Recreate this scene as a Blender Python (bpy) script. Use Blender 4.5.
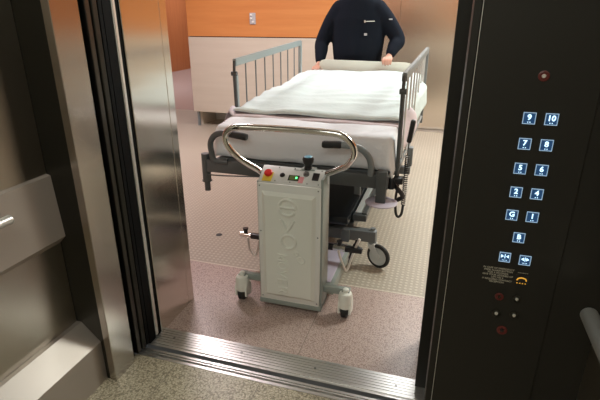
import bpy, bmesh, math, random
from mathutils import Vector, Matrix, noise
random.seed(4)
sc = bpy.context.scene
C = sc.collection
PI = math.pi
for o in list(bpy.data.objects): bpy.data.objects.remove(o)

# ------------------------------------------------------------------ camera, world, light, exposure
cd = bpy.data.cameras.new('camera'); cam = bpy.data.objects.new('camera', cd); C.objects.link(cam)
cam.location = (0, 0, 1.43); cam.rotation_euler = (math.radians(90-21.334), 0, math.radians(17.214))
cd.sensor_width = 36; cd.lens = 466/600*36; cd.clip_start = .02; cd.clip_end = 60
sc.camera = cam
w = bpy.data.worlds.new('world'); sc.world = w; w.use_nodes = True
w.node_tree.nodes['Background'].inputs[0].default_value = (.9, .95, 1, 1)
w.node_tree.nodes['Background'].inputs[1].default_value = .05
sc.view_settings.view_transform = 'Standard'; sc.view_settings.look = 'None'
sc.view_settings.gamma = 1; sc.view_settings.use_curve_mapping = False
sc.view_settings.exposure = 0.0
def area(name, loc, size, power, color=(1, 1, 1), rot=(0, 0, 0)):
    l = bpy.data.lights.new(name, 'AREA'); l.shape = 'RECTANGLE'; l.size, l.size_y = size; l.energy = power; l.color = color
    o = bpy.data.objects.new(name, l); C.objects.link(o); o.location = loc; o.rotation_euler = rot
    return o
HALL_LIGHTS = [(.2, 5.0, 1.0, .5, 54, (.95, .99, 1)), (-2.5, 4.0, .9, .45, 56, (1, .88, .92)), (1.4, 3.7, .9, .45, 80, (.93, 1, .92)),
               (-6.6, 8.6, 1.2, .6, 60, (1, .93, .95)), (-6.2, 12.4, 1.2, .6, 30, (1, .93, .93))]
for i, (x, y, sx, sy, p, c) in enumerate(HALL_LIGHTS):
    area('hall_light', (x, y, 2.665), (sx, sy), p, c)
CAR_LIGHT = (-.45, -.25)
area('car_light', (CAR_LIGHT[0], CAR_LIGHT[1], 2.265), (1.1, 1.3), 16, (.97, 1, .9))

# ------------------------------------------------------------------ materials
def mat(name, col, rough=.5, metal=0, spec=.5, emit=None, estr=1, coat=0):
    m = bpy.data.materials.new(name); m.use_nodes = True; b = m.node_tree.nodes['Principled BSDF']
    b.inputs['Base Color'].default_value = (*col, 1); b.inputs['Roughness'].default_value = rough
    b.inputs['Metallic'].default_value = metal; b.inputs['Specular IOR Level'].default_value = spec
    b.inputs['Coat Weight'].default_value = coat
    if emit: b.inputs['Emission Color'].default_value = (*emit, 1); b.inputs['Emission Strength'].default_value = estr
    return m
class NT:
    def __init__(s, m): s.nt = m.node_tree; s.b = s.nt.nodes['Principled BSDF']
    def n(s, t, **k):
        x = s.nt.nodes.new(t)
        for a, v in k.items(): setattr(x, a, v)
        return x
    def l(s, a, b): s.nt.links.new(a, b)
    def coords(s, scale=(1, 1, 1)):
        t = s.n('ShaderNodeTexCoord'); mp = s.n('ShaderNodeMapping'); mp.inputs['Scale'].default_value = scale
        s.l(t.outputs['Object'], mp.inputs['Vector']); return mp.outputs['Vector']
    def noise(s, vec, scale, detail=3, rough=.5):
        x = s.n('ShaderNodeTexNoise'); x.inputs['Scale'].default_value = scale; x.inputs['Detail'].default_value = detail
        x.inputs['Roughness'].default_value = rough; s.l(vec, x.inputs['Vector']); return x.outputs['Fac']
    def ramp(s, fac, stops, interp='LINEAR'):
        r = s.n('ShaderNodeValToRGB'); r.color_ramp.interpolation = interp; e = r.color_ramp.elements
        while len(e) < len(stops): e.new(.5)
        for i, (p, c) in enumerate(stops): e[i].position = p; e[i].color = (*c, 1)
        s.l(fac, r.inputs['Fac']); return r.outputs['Color']
    def math(s, op, a, b=None, c=None):
        x = s.n('ShaderNodeMath', operation=op)
        for i, v in enumerate((a, b, c)):
            if v is None: continue
            if isinstance(v, (int, float)): x.inputs[i].default_value = v
            else: s.l(v, x.inputs[i])
        return x.outputs[0]
    def mix(s, f, a, b, mode='MIX'):
        x = s.n('ShaderNodeMix', data_type='RGBA', blend_type=mode)
        if isinstance(f, (int, float)): x.inputs[0].default_value = f
        else: s.l(f, x.inputs[0])
        for i, v in ((6, a), (7, b)):
            if isinstance(v, tuple): x.inputs[i].default_value = (*v, 1)
            else: s.l(v, x.inputs[i])
        return x.outputs[2]
    def bump(s, h, strength=.3, dist=.001):
        x = s.n('ShaderNodeBump'); x.inputs['Strength'].default_value = strength; x.inputs['Distance'].default_value = dist
        s.l(h, x.inputs['Height']); s.l(x.outputs['Normal'], s.b.inputs['Normal'])
    def color(s, c): s.l(c, s.b.inputs['Base Color'])

def steel(name, col, rough, aniso=.75, wob=.0):
    m = mat(name, col, rough, 1); t = NT(m)
    v = t.coords((1, 1, .02)); f = t.noise(v, 300, 2)
    t.l(t.math('MULTIPLY_ADD', f, .06, rough-.03), t.b.inputs['Roughness'])
    if aniso:
        t.b.inputs['Anisotropic'].default_value = aniso
        tg = t.n('ShaderNodeTangent', direction_type='RADIAL', axis='Z'); t.l(tg.outputs[0], t.b.inputs['Tangent'])
        t.b.inputs['Anisotropic Rotation'].default_value = 0
    if wob:
        h = t.noise(t.coords((1, 1, 1.6)), 2.2, 1); t.bump(h, wob, .05)
    return m
def wood(name, c1, c2, axis=0, rough=.35):
    m = mat(name, c1, rough); t = NT(m)
    sc_ = [.5, .5, 7] if axis == 3 else [7, 7, .5]
    v = t.coords(tuple(sc_)); a = t.noise(v, 2.2, 5, .6)
    t.color(t.ramp(a, [(.25, c1), (.75, c2)])); return m
def granite(name, stops, scale, joint=None, rough=.35):
    m = mat(name, (.5, .5, .5), rough); t = NT(m); v = t.coords()
    a = t.noise(v, scale, 3, .75); col = t.ramp(a, stops)
    vo = t.n('ShaderNodeTexVoronoi'); vo.inputs['Scale'].default_value = scale*.9; t.l(v, vo.inputs['Vector'])
    spk = t.math('GREATER_THAN', vo.outputs['Distance'], .62)
    col = t.mix(t.math('MULTIPLY', spk, .6), col, stops[0][1])
    if joint:
        s = t.n('ShaderNodeSeparateXYZ'); t.l(v, s.inputs[0])
        for ax, pitch, off in joint:
            fr = t.math('FRACT', t.math('DIVIDE', t.math('ADD', s.outputs[ax], 10*pitch-off), pitch))
            ln = t.math('LESS_THAN', fr, .004/pitch)
            col = t.mix(t.math('MULTIPLY', ln, .55), col, (.12, .1, .08))
    t.color(col); return m

M = {}
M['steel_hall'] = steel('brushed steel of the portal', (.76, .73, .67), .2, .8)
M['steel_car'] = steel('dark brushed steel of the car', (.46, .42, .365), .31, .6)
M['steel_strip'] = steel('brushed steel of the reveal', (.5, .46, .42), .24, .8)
M['steel_band'] = mat('matt finished steel', (.48, .42, .38), .42, .75)
M['steel_reflect'] = mat('steel with painted reflection', (.46, .39, .345), .45, .35)  # wall band: its hall reflection is put into a paler, less metallic colour
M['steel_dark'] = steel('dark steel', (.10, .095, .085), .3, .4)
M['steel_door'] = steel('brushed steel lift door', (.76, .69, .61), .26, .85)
M['black_gap'] = mat('black gap shade', (.006, .006, .006), .6, spec=.1)  # black colour stands in for the shade in gaps between parts
M['chrome'] = mat('chrome', (.82, .82, .80), .09, 1)
M['satin'] = mat('satin steel tube', (.88, .86, .82), .36, .8)
M['alu'] = mat('aluminium', (.62, .60, .58), .36, .9)
M['wood'] = wood('orange wood veneer', (.62, .23, .07), (.72, .30, .10), 3)
M['woodv'] = wood('orange wood veneer upright grain', (.46, .15, .06), (.56, .21, .08), 2)
M['cream'] = wood('pale laminate', (.62, .55, .46), (.68, .61, .52), 3, .4)
M['white_wall'] = mat('white paint', (.78, .77, .74), .8)
M['ceil'] = mat('ceiling white', (.8, .8, .78), .9)
M['gran_car'] = granite('yellow beige granite', [(.30, (.12, .095, .06)), (.42, (.36, .31, .22)), (.55, (.53, .46, .34)), (.7, (.74, .67, .54))], 130, [(0, .40, -.22), (1, .40, 1.06)], .4)
M['gran_hall'] = granite('pink granite', [(.3, (.24, .15, .13)), (.45, (.48, .35, .31)), (.58, (.62, .48, .43)), (.72, (.74, .62, .56))], 185, [(0, .9, -.52), (1, 2, 1.6)], .38)
def studs():
    m = mat('studded rubber flooring', (.4, .3, .2), .42); t = NT(m); v = t.coords()
    s = t.n('ShaderNodeSeparateXYZ'); t.l(v, s.inputs[0]); P = .030
    d = []
    for ax in (0, 1):
        fr = t.math('FRACT', t.math('DIVIDE', t.math('ADD', s.outputs[ax], 20*P), P))
        d.append(t.math('POWER', t.math('ABSOLUTE', t.math('SUBTRACT', fr, .5)), 2))
    r = t.math('SQRT', t.math('ADD', d[0], d[1]))
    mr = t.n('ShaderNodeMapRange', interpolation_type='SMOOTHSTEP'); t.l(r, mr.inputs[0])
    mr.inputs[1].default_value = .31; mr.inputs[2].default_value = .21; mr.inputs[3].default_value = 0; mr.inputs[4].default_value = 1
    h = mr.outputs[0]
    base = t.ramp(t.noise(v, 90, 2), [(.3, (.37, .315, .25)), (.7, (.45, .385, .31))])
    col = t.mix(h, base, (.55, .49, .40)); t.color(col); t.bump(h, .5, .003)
    return m
M['studs'] = studs()
M['pinkfloor'] = mat('far hall flooring', (.50, .43, .42), .25)
M['grey_dark'] = mat('dark grey powder coat', (.075, .082, .085), .42)
M['grey_beam'] = mat('slate powder coat', (.115, .125, .13), .4)
M['grey_mid'] = mat('mid grey powder coat', (.20, .225, .235), .38)
M['grey_light'] = mat('light grey blue powder coat', (.33, .385, .39), .38)
M['grey_pale'] = mat('pale grey plastic', (.62, .63, .62), .4)
M['black'] = mat('black plastic', (.012, .012, .014), .35)
M['rubber'] = mat('black rubber', (.018, .018, .018), .6)
M['navy_deck'] = mat('dark navy plastic cover', (.012, .016, .022), .25)
M['cover'] = mat('cream white moulded plastic', (.86, .86, .79), .4)
M['cover_in'] = mat('cream white plastic rim', (.85, .84, .80), .4)
M['greenish'] = mat('grey green painted metal', (.32, .355, .33), .38)
M['lilac'] = mat('lilac plastic', (.56, .50, .60), .4)
M['red'] = mat('red plastic', (.75, .03, .025), .3)
M['yellow'] = mat('yellow plastic', (.8, .55, .06), .4)
M['panelgrey'] = mat('pale control plate', (.70, .70, .68), .35)
M['disp'] = mat('display glass', (.05, .06, .03), .2, emit=(.35, .5, .1), estr=.1)
M['green_led'] = mat('green light', (.1, .8, .2), .3, emit=(.1, 1, .25), estr=3)
M['bluecap'] = mat('blue cap', (.14, .38, .52), .35)
M['label_pink'] = mat('pink label', (.75, .3, .32), .5)
M['ink'] = mat('dark print', (.05, .05, .05), .6)
M['screw'] = mat('screw head', (.25, .25, .24), .35, .8)
def cloth(name, col):
    m = mat(name, col, .9, spec=.2); t = NT(m); v = t.coords()
    t.bump(t.noise(v, 7, 4), .6, .02)
    return m
M['sheet'] = cloth('white cotton', (.80, .82, .86))
M['sheet2'] = cloth('white cotton with a cool tint', (.64, .73, .73))
M['pink'] = cloth('pale pink blanket', (.70, .62, .66))
M['mattress'] = mat('mattress cover', (.55, .56, .6), .5)
M['headboard'] = mat('cream laminate headboard', (.84, .86, .76), .4)
M['navy'] = mat('navy fleece', (.010, .013, .020), .95, spec=.1)
M['trousers'] = cloth('dark trousers', (.02, .022, .03))
M['skin'] = mat('skin', (.62, .34, .25), .5); M['skin'].node_tree.nodes['Principled BSDF'].inputs['Subsurface Weight'].default_value = .08
M['hair'] = mat('grey brown hair', (.09, .07, .055), .7)
M['shoe'] = mat('black leather', (.015, .015, .015), .4)
M['eye'] = mat('eye', (.8, .8, .8), .2); M['iris'] = mat('iris', (.06, .04, .03), .2); M['lip'] = mat('lips', (.5, .2, .17), .5)
M['cop'] = mat('black bronze panel', (.024, .022, .018), .48, .4, .4)
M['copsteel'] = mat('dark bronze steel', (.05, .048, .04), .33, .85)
M['btn_blue'] = mat('blue backlight', (.02, .06, .15), .3, emit=(.015, .09, .25), estr=.35)
M['btn_white'] = mat('white backlight', (.6, .8, 1), .3, emit=(.55, .82, 1), estr=1.5)
M['btn_rim'] = mat('lit steel rim', (.5, .6, .7), .3, .5, emit=(.30, .5, .72), estr=.55)
M['text'] = mat('grey print', (.42, .38, .30), .6)
M['amber'] = mat('amber lamp', (.6, .3, .05), .4, emit=(1, .5, .05), estr=.55)
M['dark_red'] = mat('dark red ring', (.12, .018, .014), .35)
M['lamp'] = mat('lamp diffuser', (.9, .9, .9), .4, emit=(1, .98, .94), estr=3.0)
M['carlamp'] = mat('car lamp diffuser', (.9, .9, .9), .4, emit=(.97, 1, .92), estr=1.2)
M['outlet'] = mat('pale grey plate', (.5, .5, .52), .4)

# ------------------------------------------------------------------ mesh helpers
def box(bm, lo, hi, bev=0, seg=2):
    lo, hi = [min(a, b) for a, b in zip(lo, hi)], [max(a, b) for a, b in zip(lo, hi)]
    t = bmesh.new(); r = bmesh.ops.create_cube(t, size=1)
    c = [(a+b)/2 for a, b in zip(lo, hi)]; s = [b-a for a, b in zip(lo, hi)]
    for v in t.verts: v.co = Vector((c[0]+v.co.x*s[0], c[1]+v.co.y*s[1], c[2]+v.co.z*s[2]))
    if bev: bmesh.ops.bevel(t, geom=list(t.edges), offset=min(bev, min(s)*.45), segments=seg, profile=.5, affect='EDGES')
    merge(bm, t)
def merge(bm, t):
    mp = {v: bm.verts.new(v.co) for v in t.verts}
    for f in t.faces:
        try: bm.faces.new([mp[v] for v in f.verts])
        except ValueError: pass
    t.free()
def rot_new(bm, n0, M4):
    bm.verts.ensure_lookup_table()
    for v in bm.verts[n0:]: v.co = M4 @ v.co
def prism(bm, pts, a, b, axis):
    def P(p, t):
        q = [p[0], p[1]]; q.insert(axis, t); return q
    A = [bm.verts.new(P(p, a)) for p in pts]; B = [bm.verts.new(P(p, b)) for p in pts]; n = len(pts)
    bm.faces.new(A); bm.faces.new(B[::-1])
    for i in range(n): bm.faces.new([A[i], B[i], B[(i+1) % n], A[(i+1) % n]])
def smooth_path(pts, k=6, closed=False):
    pts = [Vector(p) for p in pts]; n = len(pts); out = []
    for i in range(n if closed else n-1):
        p0 = pts[(i-1) % n] if (closed or i > 0) else pts[0]; p1 = pts[i]; p2 = pts[(i+1) % n]
        p3 = pts[(i+2) % n] if (closed or i+2 < n) else pts[-1]
        for j in range(k):
            t = j/k
            out.append(.5*((2*p1)+(-p0+p2)*t+(2*p0-5*p1+4*p2-p3)*t*t+(-p0+3*p1-3*p2+p3)*t**3))
    if not closed: out.append(pts[-1])
    return out
def tube(bm, pts, r, n=12, closed=False, cap=True):
    pts = [Vector(p) for p in pts]; m = len(pts); rings = []
    rr = r if isinstance(r, (list, tuple)) else [r]*m
    up = None
    for i, p in enumerate(pts):
        a = pts[(i-1) % m] if (closed or i > 0) else p; b = pts[(i+1) % m] if (closed or i < m-1) else p
        d = (b-a).normalized()
        if up is None:
            up = Vector((0, 0, 1)) if abs(d.z) < .9 else Vector((1, 0, 0))
        x = d.cross(up).normalized(); y = x.cross(d).normalized(); up = y
        rings.append([bm.verts.new(p+rr[i]*(x*math.cos(2*PI*k/n)+y*math.sin(2*PI*k/n))) for k in range(n)])
    for i in range(m if closed else m-1):
        A, B = rings[i], rings[(i+1) % m]; off = 0
        if closed and i == m-1:
            off = min(range(n), key=lambda o: (A[0].co-B[o].co).length)
        for k in range(n):
            bm.faces.new([A[k], A[(k+1) % n], B[(k+1+off) % n], B[(k+off) % n]])
    if cap and not closed: bm.faces.new(rings[0][::-1]); bm.faces.new(rings[-1])
def lathe(bm, c, prof, n=24, axis='Z', caps=True):
    c = Vector(c); rings = []
    R = {'Z': Matrix.Identity(3), 'Y': Matrix.Rotation(-PI/2, 3, 'X'), 'X': Matrix.Rotation(PI/2, 3, 'Y')}[axis] if isinstance(axis, str) else Vector((0, 0, 1)).rotation_difference(Vector(axis)).to_matrix()
    for r, z in prof:
        if r < 1e-6: rings.append([bm.verts.new(c+R @ Vector((0, 0, z)))])
        else: rings.append([bm.verts.new(c+R @ Vector((r*math.cos(2*PI*k/n), r*math.sin(2*PI*k/n), z))) for k in range(n)])
    for A, B in zip(rings, rings[1:]):
        for k in range(n):
            q = []
            for v in (A[k % len(A)], A[(k+1) % len(A)], B[(k+1) % len(B)], B[k % len(B)]):
                if v not in q: q.append(v)
            if len(q) > 2:
                try: bm.faces.new(q)
                except ValueError: pass
    for rg in (rings[0], rings[-1]):
        if len(rg) > 2 and caps:
            try: bm.faces.new(rg)
            except ValueError: pass
def ell(bm, c, r, n=20, m=14, R=None):
    t = bmesh.new(); bmesh.ops.create_uvsphere(t, u_segments=n, v_segments=m, radius=1)
    for v in t.verts:
        q = Vector((v.co.x*r[0], v.co.y*r[1], v.co.z*r[2]))
        if R is not None: q = R @ q
        v.co = q+Vector(c)
    merge(bm, t)
ORG = {}
def base_of(bm):
    xs = [v.co for v in bm.verts]; f = lambda i, g: g(v[i] for v in xs)
    return Vector(((f(0, min)+f(0, max))/2, (f(1, min)+f(1, max))/2, f(2, min)))
def obj(name, bm, m, parent=None, smooth=False, org=None):
    bmesh.ops.recalc_face_normals(bm, faces=bm.faces)
    me = bpy.data.meshes.new(name)
    o0 = ORG[parent.name] if parent else (Vector(org) if org is not None else Vector((0, 0, 0)))
    for v in bm.verts: v.co -= o0
    bm.to_mesh(me); bm.free()
    for mm in (m if isinstance(m, list) else [m]): me.materials.append(M[mm] if isinstance(mm, str) else mm)
    if smooth:
        for p in me.polygons: p.use_smooth = True
        me.set_sharp_from_angle(angle=math.radians(40))
    o = bpy.data.objects.new(name, me); C.objects.link(o)
    if parent: o.parent = parent
    else: o.location = o0
    ORG[o.name] = o0
    return o
def struct(name, bm, m, smooth=False):
    o = obj(name, bm, m, None, smooth); o['kind'] = 'structure'; return o
def thing(name, label, cat, loc=(0, 0, 0), group=None):
    o = bpy.data.objects.new(name, None); C.objects.link(o); o.location = loc; o['label'] = label; o['category'] = cat
    o.empty_display_size = .1
    if group: o['group'] = group
    ORG[o.name] = Vector(loc); return o
def tag(o, label, cat, group=None, kind=None):
    o['label'] = label; o['category'] = cat
    if group: o['group'] = group
    if kind: o['kind'] = kind
    return o
def B(*a, **k):
    bm = bmesh.new()
    for x in a:
        box(bm, x[0], x[1], x[2] if len(x) > 2 else 0)
    return bm
def text_bm(s, size, depth=.0006, spacing=1.0, align='CENTER', bevel=0, offset=0):
    cu = bpy.data.curves.new('t', 'FONT'); cu.body = s; cu.size = size; cu.extrude = depth; cu.align_x = align; cu.align_y = 'CENTER'
    cu.space_line = spacing; cu.bevel_depth = bevel; cu.offset = offset; cu.resolution_u = 3
    o = bpy.data.objects.new('t', cu); C.objects.link(o)
    dg = bpy.context.evaluated_depsgraph_get(); me = bpy.data.meshes.new_from_object(o.evaluated_get(dg))
    bm = bmesh.new(); bm.from_mesh(me); bpy.data.objects.remove(o); bpy.data.curves.remove(cu); bpy.data.meshes.remove(me)
    return bm
def xf(bm, M4):
    for v in bm.verts: v.co = M4 @ v.co
    return bm
def facing_front(loc, rz=0):   # text plane xy -> xz plane facing -Y
    return Matrix.Translation(loc) @ Matrix.Rotation(PI/2, 4, 'X') @ Matrix.Rotation(rz, 4, 'Z')

# ================================================================== THE SETTING
# ---- lift car
CAR_H = 2.28
struct('floor', B(((-1.45, -1.3, -.05), (.56, 1.43, 0))), 'gran_car')
struct('ceiling', B(((-1.45, -1.3, CAR_H), (.56, 1.43, CAR_H+.05))), 'ceil')
struct('wall_back', B(((-1.45, -1.35, 0), (.56, -1.3, CAR_H))), 'cream')  # unseen wall; pale finish chosen to brighten the button panel and handrail
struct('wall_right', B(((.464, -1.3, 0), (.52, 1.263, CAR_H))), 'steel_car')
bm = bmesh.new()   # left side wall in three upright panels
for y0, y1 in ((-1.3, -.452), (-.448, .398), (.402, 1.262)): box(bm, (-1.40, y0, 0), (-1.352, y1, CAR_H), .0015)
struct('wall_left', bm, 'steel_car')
bm = bmesh.new(); prism(bm, [(-1.351, 0), (-1.25, 0), (-1.25, .188), (-1.33, .27), (-1.351, .27)], -1.3, 1.262, 1)
struct('baseboard_left', bm, 'steel_band')
bm = bmesh.new(); prism(bm, [(-1.351, .63), (-1.322, .66), (-1.335, .90), (-1.351, .905)], -1.3, 1.262, 1)
struct('trim_1', bm, 'steel_reflect')
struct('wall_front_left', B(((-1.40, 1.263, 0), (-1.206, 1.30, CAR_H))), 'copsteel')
struct('trim_2', B(((-1.232, 1.258, 0), (-1.2, 1.384, CAR_H), .002)), 'steel_strip')
bm = bmesh.new(); box(bm, (.0595, 1.2545, 0), (.0607, 1.262, CAR_H)); struct('trim_14', bm, 'satin')
bm = bmesh.new(); box(bm, (.343, 1.263, 0), (.465, 1.30, CAR_H))
struct('wall_front_right', bm, 'cop')
struct('trim_3', B(((.040, 1.263, 0), (.0592, 1.40, CAR_H), .003)), 'cop')
# header over the opening
struct('wall_header', B(((-1.4, 1.27, 2.1), (.5, 1.42, 2.7))), 'steel_dark')
# car and landing door leaves slid open into the left pocket, with the dark gap between
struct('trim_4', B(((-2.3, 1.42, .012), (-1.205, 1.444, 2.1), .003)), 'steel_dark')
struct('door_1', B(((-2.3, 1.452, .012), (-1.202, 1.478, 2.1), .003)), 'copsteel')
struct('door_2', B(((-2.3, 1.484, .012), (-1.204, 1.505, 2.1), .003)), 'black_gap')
struct('trim_5', B(((-2.3, 1.388, 0), (-1.225, 1.416, 2.1)), ((-2.3, 1.51, 0), (-1.206, 1.556, 2.1))), 'black_gap')
struct('door_3', B(((-2.3, 1.560, .012), (-1.202, 1.578, 2.1), .004)), 'satin')
struct('trim_6', B(((-2.3, 1.58, 0), (-1.206, 1.597, 2.1))), 'black_gap')
# portal (landing jambs and head)
bm = bmesh.new(); box(bm, (-1.30, 1.60, 0), (-1.20, 1.858, 2.25), .002); box(bm, (-1.30, 1.8595, 0), (-1.20, 1.912, 2.25), .002)
struct('trim_7', bm, 'steel_hall')
struct('trim_8', B(((.005, 1.60, 0), (.10, 1.912, 2.25), .002)), 'cop')
struct('trim_9', B(((-1.2, 1.60, 2.12), (.005, 1.912, 2.25))), 'steel_hall')
# sills
bm = bmesh.new()
box(bm, (-1.22, 1.431, -.03), (.05, 1.445, .001)); box(bm, (-1.22, 1.445, -.03), (.05, 1.457, -.012)); box(bm, (-1.22, 1.457, -.03), (.05, 1.463, .001))
box(bm, (-1.22, 1.463, -.03), (.05, 1.470, -.006)); box(bm, (-1.22, 1.470, -.03), (.05, 1.482, .001))
struct('sill_car', bm, 'alu')
struct('sill_gap', B(((-1.25, 1.482, -.2), (.06, 1.506, -.19))), 'black_gap')
bm = bmesh.new(); y = 1.506
box(bm, (-1.22, y, -.03), (.05, 1.638, -.003))
for a, b in ((1.506, 1.514), (1.524, 1.540), (1.543, 1.556), (1.559, 1.572), (1.575, 1.588), (1.591, 1.604), (1.607, 1.620), (1.623, 1.638)):
    box(bm, (-1.22, a, -.004), (.05, b, .001))
struct('sill_landing', bm, 'alu')
bm = bmesh.new()
for k in range(4): lathe(bm, (-1.12+.35*k, 1.58, .001), [(.006, 0), (.006, .0008), (0, .001)], 10)
tag(obj('sill_screws', bm, 'screw', None), '', ''); so = C.objects['sill_screws']; del so['label']; del so['category']; so['kind'] = 'structure'; so.name = 'trim_10'
# ---- hall
struct('floor_granite', B(((-8.9, 1.638, -.05), (4, 2.288, 0))), 'gran_hall')
struct('floor_strip', B(((-8.9, 2.288, -.05), (4, 2.298, .001))), 'cream')
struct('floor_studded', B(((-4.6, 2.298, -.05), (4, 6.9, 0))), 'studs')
struct('floor_corridor', B(((-8.9, 2.298, -.05), (-4.6, 15, 0)), ((-4.6, 6.9, -.05), (-3.3, 15, 0))), 'pinkfloor')
H = 2.7
struct('ceiling_hall', B(((-9, 1.6, H), (4.1, 15, H+.05))), 'ceil')
bm = bmesh.new()
box(bm, (-3.375, 5.85, 1.205), (-1.25, 5.95, H), .003)
struct('wall_hall_back', bm, 'wood')
struct('trim_11', B(((-3.375, 5.846, .205), (-1.25, 5.95, 1.195), .003)), 'cream')
struct('trim_12', B(((-3.36, 5.86, 1.195), (-1.26, 5.94, 1.205))), 'black_gap')
struct('trim_13', B(((-3.34, 5.87, 0), (-3.31, 5.90, .206)), ((-2.2, 5.87, 0), (-2.17, 5.90, .206))), 'grey_mid')
struct('wall_hall_recess', B(((-3.3, 6.35, 0), (-1.3, 6.4, .3)), ((-1.3, 5.9, 0), (-1.25, 6.6, H)), ((-3.35, 5.95, .25), (-1.3, 6.4, .3))), 'white_wall')
# corridor walls
struct('wall_corridor_left', B(((-8.95, 1.9, 0), (-8.9, 15, H))), 'woodv')
struct('wall_corridor_end', B(((-9, 15, 0), (-3.3, 15.05, H))), 'woodv')
struct('wall_corridor_right', B(((-3.36, 5.96, 0), (-3.31, 15, H))), 'cream')
bm = B(((-8.88, 10.2, 0), (-7.56, 11.95, H)), ((-8.88, 11.97, 0), (-7.52, 13.3, H)))
struct('wall_corridor_block', bm, 'woodv')
# lift doors across the hall
struct('wall_hall_lifts', B(((-1.3, 6.62, 0), (4, 6.7, H))), 'steel_door')
struct('door_4', B(((-1.24, 6.56, .01), (-.682, 6.61, 2.2), .003)), 'steel_door')
struct('trim_15', B(((.92, 6.48, 0), (4, 6.62, 1.195))), 'cream')
struct('wall_hall_far', B(((.92, 6.48, 1.2), (4, 6.62, H))), 'wood')
struct('door_5', B(((-.678, 6.56, .01), (.9, 6.61, 2.2), .003)), 'steel_door')
struct('sill_far_lift', B(((-1.3, 6.42, 0), (1.0, 6.55, .004))), 'alu')
struct('wall_hall_right', B(((4, 1.6, 0), (4.05, 6.7, 1.2))), 'cream')
struct('wall_hall_right_upper', B(((4, 1.6, 1.2), (4.05, 6.7, H))), 'wood')
# the landing wall this lift opens through (pale below, wood above)
struct('wall_hall_front', B(((-9, 1.80, 0), (-1.3, 1.9, 1.2)), ((.10, 1.80, 0), (4, 1.9, 1.2))), 'cream')
struct('wall_hall_front_upper', B(((-9, 1.80, 1.2), (-1.3, 1.9, H)), ((.10, 1.80, 1.2), (4, 1.9, H)), ((-1.3, 1.80, 2.25), (.1, 1.9, H))), 'wood')

# ================================================================== lift car things
def handrail(x, y0, y1, z, r, sx, label):
    t = thing('handrail', label, 'handrail', (x, y1, z))
    bm = bmesh.new(); tube(bm, [(x, y0, z), (x, (y0+y1)/2, z), (x, y1-.004, z), (x, y1, z)], [r, r, r, r*.9], 20)
    obj('rail', bm, 'satin', t, True)
    for yy in (y0+.12, y1-.2):
        bm = bmesh.new(); tube(bm, [(x, yy, z), (x+sx*.03, yy, z-.02), (x+sx*.052, yy, z-.02)], .008, 10)
        obj('bracket', bm, 'satin', t, True)
handrail(-1.275, -1.2, 1.02, .837, .016, -1, 'satin steel tube handrail on the left car wall')
handrail(.408, -1.2, 1.178, .725, .021, 1, 'satin steel tube handrail beside the lift button panel')

t = thing('elevator_button_panel', 'tall black lift panel with lit blue floor buttons', 'control panel', (.2, 1.262, 0))
bm = B(((.061, 1.256, .0), (.3425, 1.275, CAR_H-.01), .003)); obj('panel', bm, 'cop', t)
YF = 1.256
def button(x, z, s, kind='txt'):
    h = .0145
    bm = bmesh.new(); box(bm, (x-h, YF-.003, z-h), (x+h, YF, z+h), .002)
    o = obj('lift_button', bm, 'btn_blue', t)
    bm = bmesh.new(); a = h-.0018
    for lo, hi in (((-h, -h), (h, -a)), ((-h, a), (h, h)), ((-h, -a), (-a, a)), ((a, -a), (h, a))):
        box(bm, (x+lo[0], YF-.0042, z+lo[1]), (x+hi[0], YF-.002, z+hi[1]))
    obj('rim', bm, 'btn_rim', o)
    bm = bmesh.new(); y = YF-.0036
    if kind == 'txt':
        merge(bm, xf(text_bm(s, .019, .0004, offset=.0005), facing_front((x, y, z+.002))))
        for k in range(2): box(bm, (x-.003+.005*k, y-.0004, z-.0105), (x-.001+.005*k, y+.0004, z-.0085))
    else:
        def tri(cx, d):
            prism(bm, [(cx-.0035*d, z+.008), (cx+.0035*d, z+.003), (cx-.0035*d, z-.002)], y-.0004, y+.0004, 1)
        if kind == 'close': tri(x-.0065, 1); tri(x+.0065, -1)
        else: tri(x-.0065, -1); tri(x+.0065, 1)
        box(bm, (x-.0009, y-.0004, z-.003), (x+.0009, y+.0004, z+.009))
        for k in range(4): box(bm, (x-.006+.0035*k, y-.0004, z-.0095), (x-.0045+.0035*k, y+.0004, z-.008))
    obj('symbol' if kind != 'txt' else 'digit', bm, 'btn_white', o)
for i, (a, b) in enumerate((('9', '10'), ('7', '8'), ('5', '6'), ('2', '4'), ('G', '1'))):
    z = 1.201-.0645*i
    button(.2005, z, a); button(.250, z, b)
button(.2275, .880, 'B'); button(.2018, .817, '', 'close'); button(.253, .815, '', 'open')
txt = 'IN CASE OF EMERGENCY\nPRESS ALARM BUTTON\nFOR 3 SECONDS\nGIVE YOUR ADDRESS OF\nLIFT NO 6\nIF REQUIRED CONTACT\nRECEPTION'
bm = xf(text_bm(txt, .0072, .0002, 1.0, offset=.0001), facing_front((.192, YF-.0004, .757))); obj('emergency_notice', bm, 'text', t)
bm = bmesh.new()
box(bm, (.238, YF-.001, .742), (.272, YF, .768), .001); o = obj('phone_lamp', bm, 'black', t)
bm = bmesh.new(); tube(bm, smooth_path([(.243, YF-.0016, .751), (.246, YF-.0016, .757), (.255, YF-.0016, .7595), (.264, YF-.0016, .757), (.267, YF-.0016, .751)], 4), .0018, 6)
for k in range(4): box(bm, (.243+.007*k, YF-.002, .741), (.246+.007*k, YF-.001, .7435))
obj('phone_symbol', bm, 'amber', o)
bm = xf(text_bm('ANSWERING', .0045, .0002), facing_front((.255, YF-.0004, .774))); obj('phone_caption', bm, 'text', t)
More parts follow.
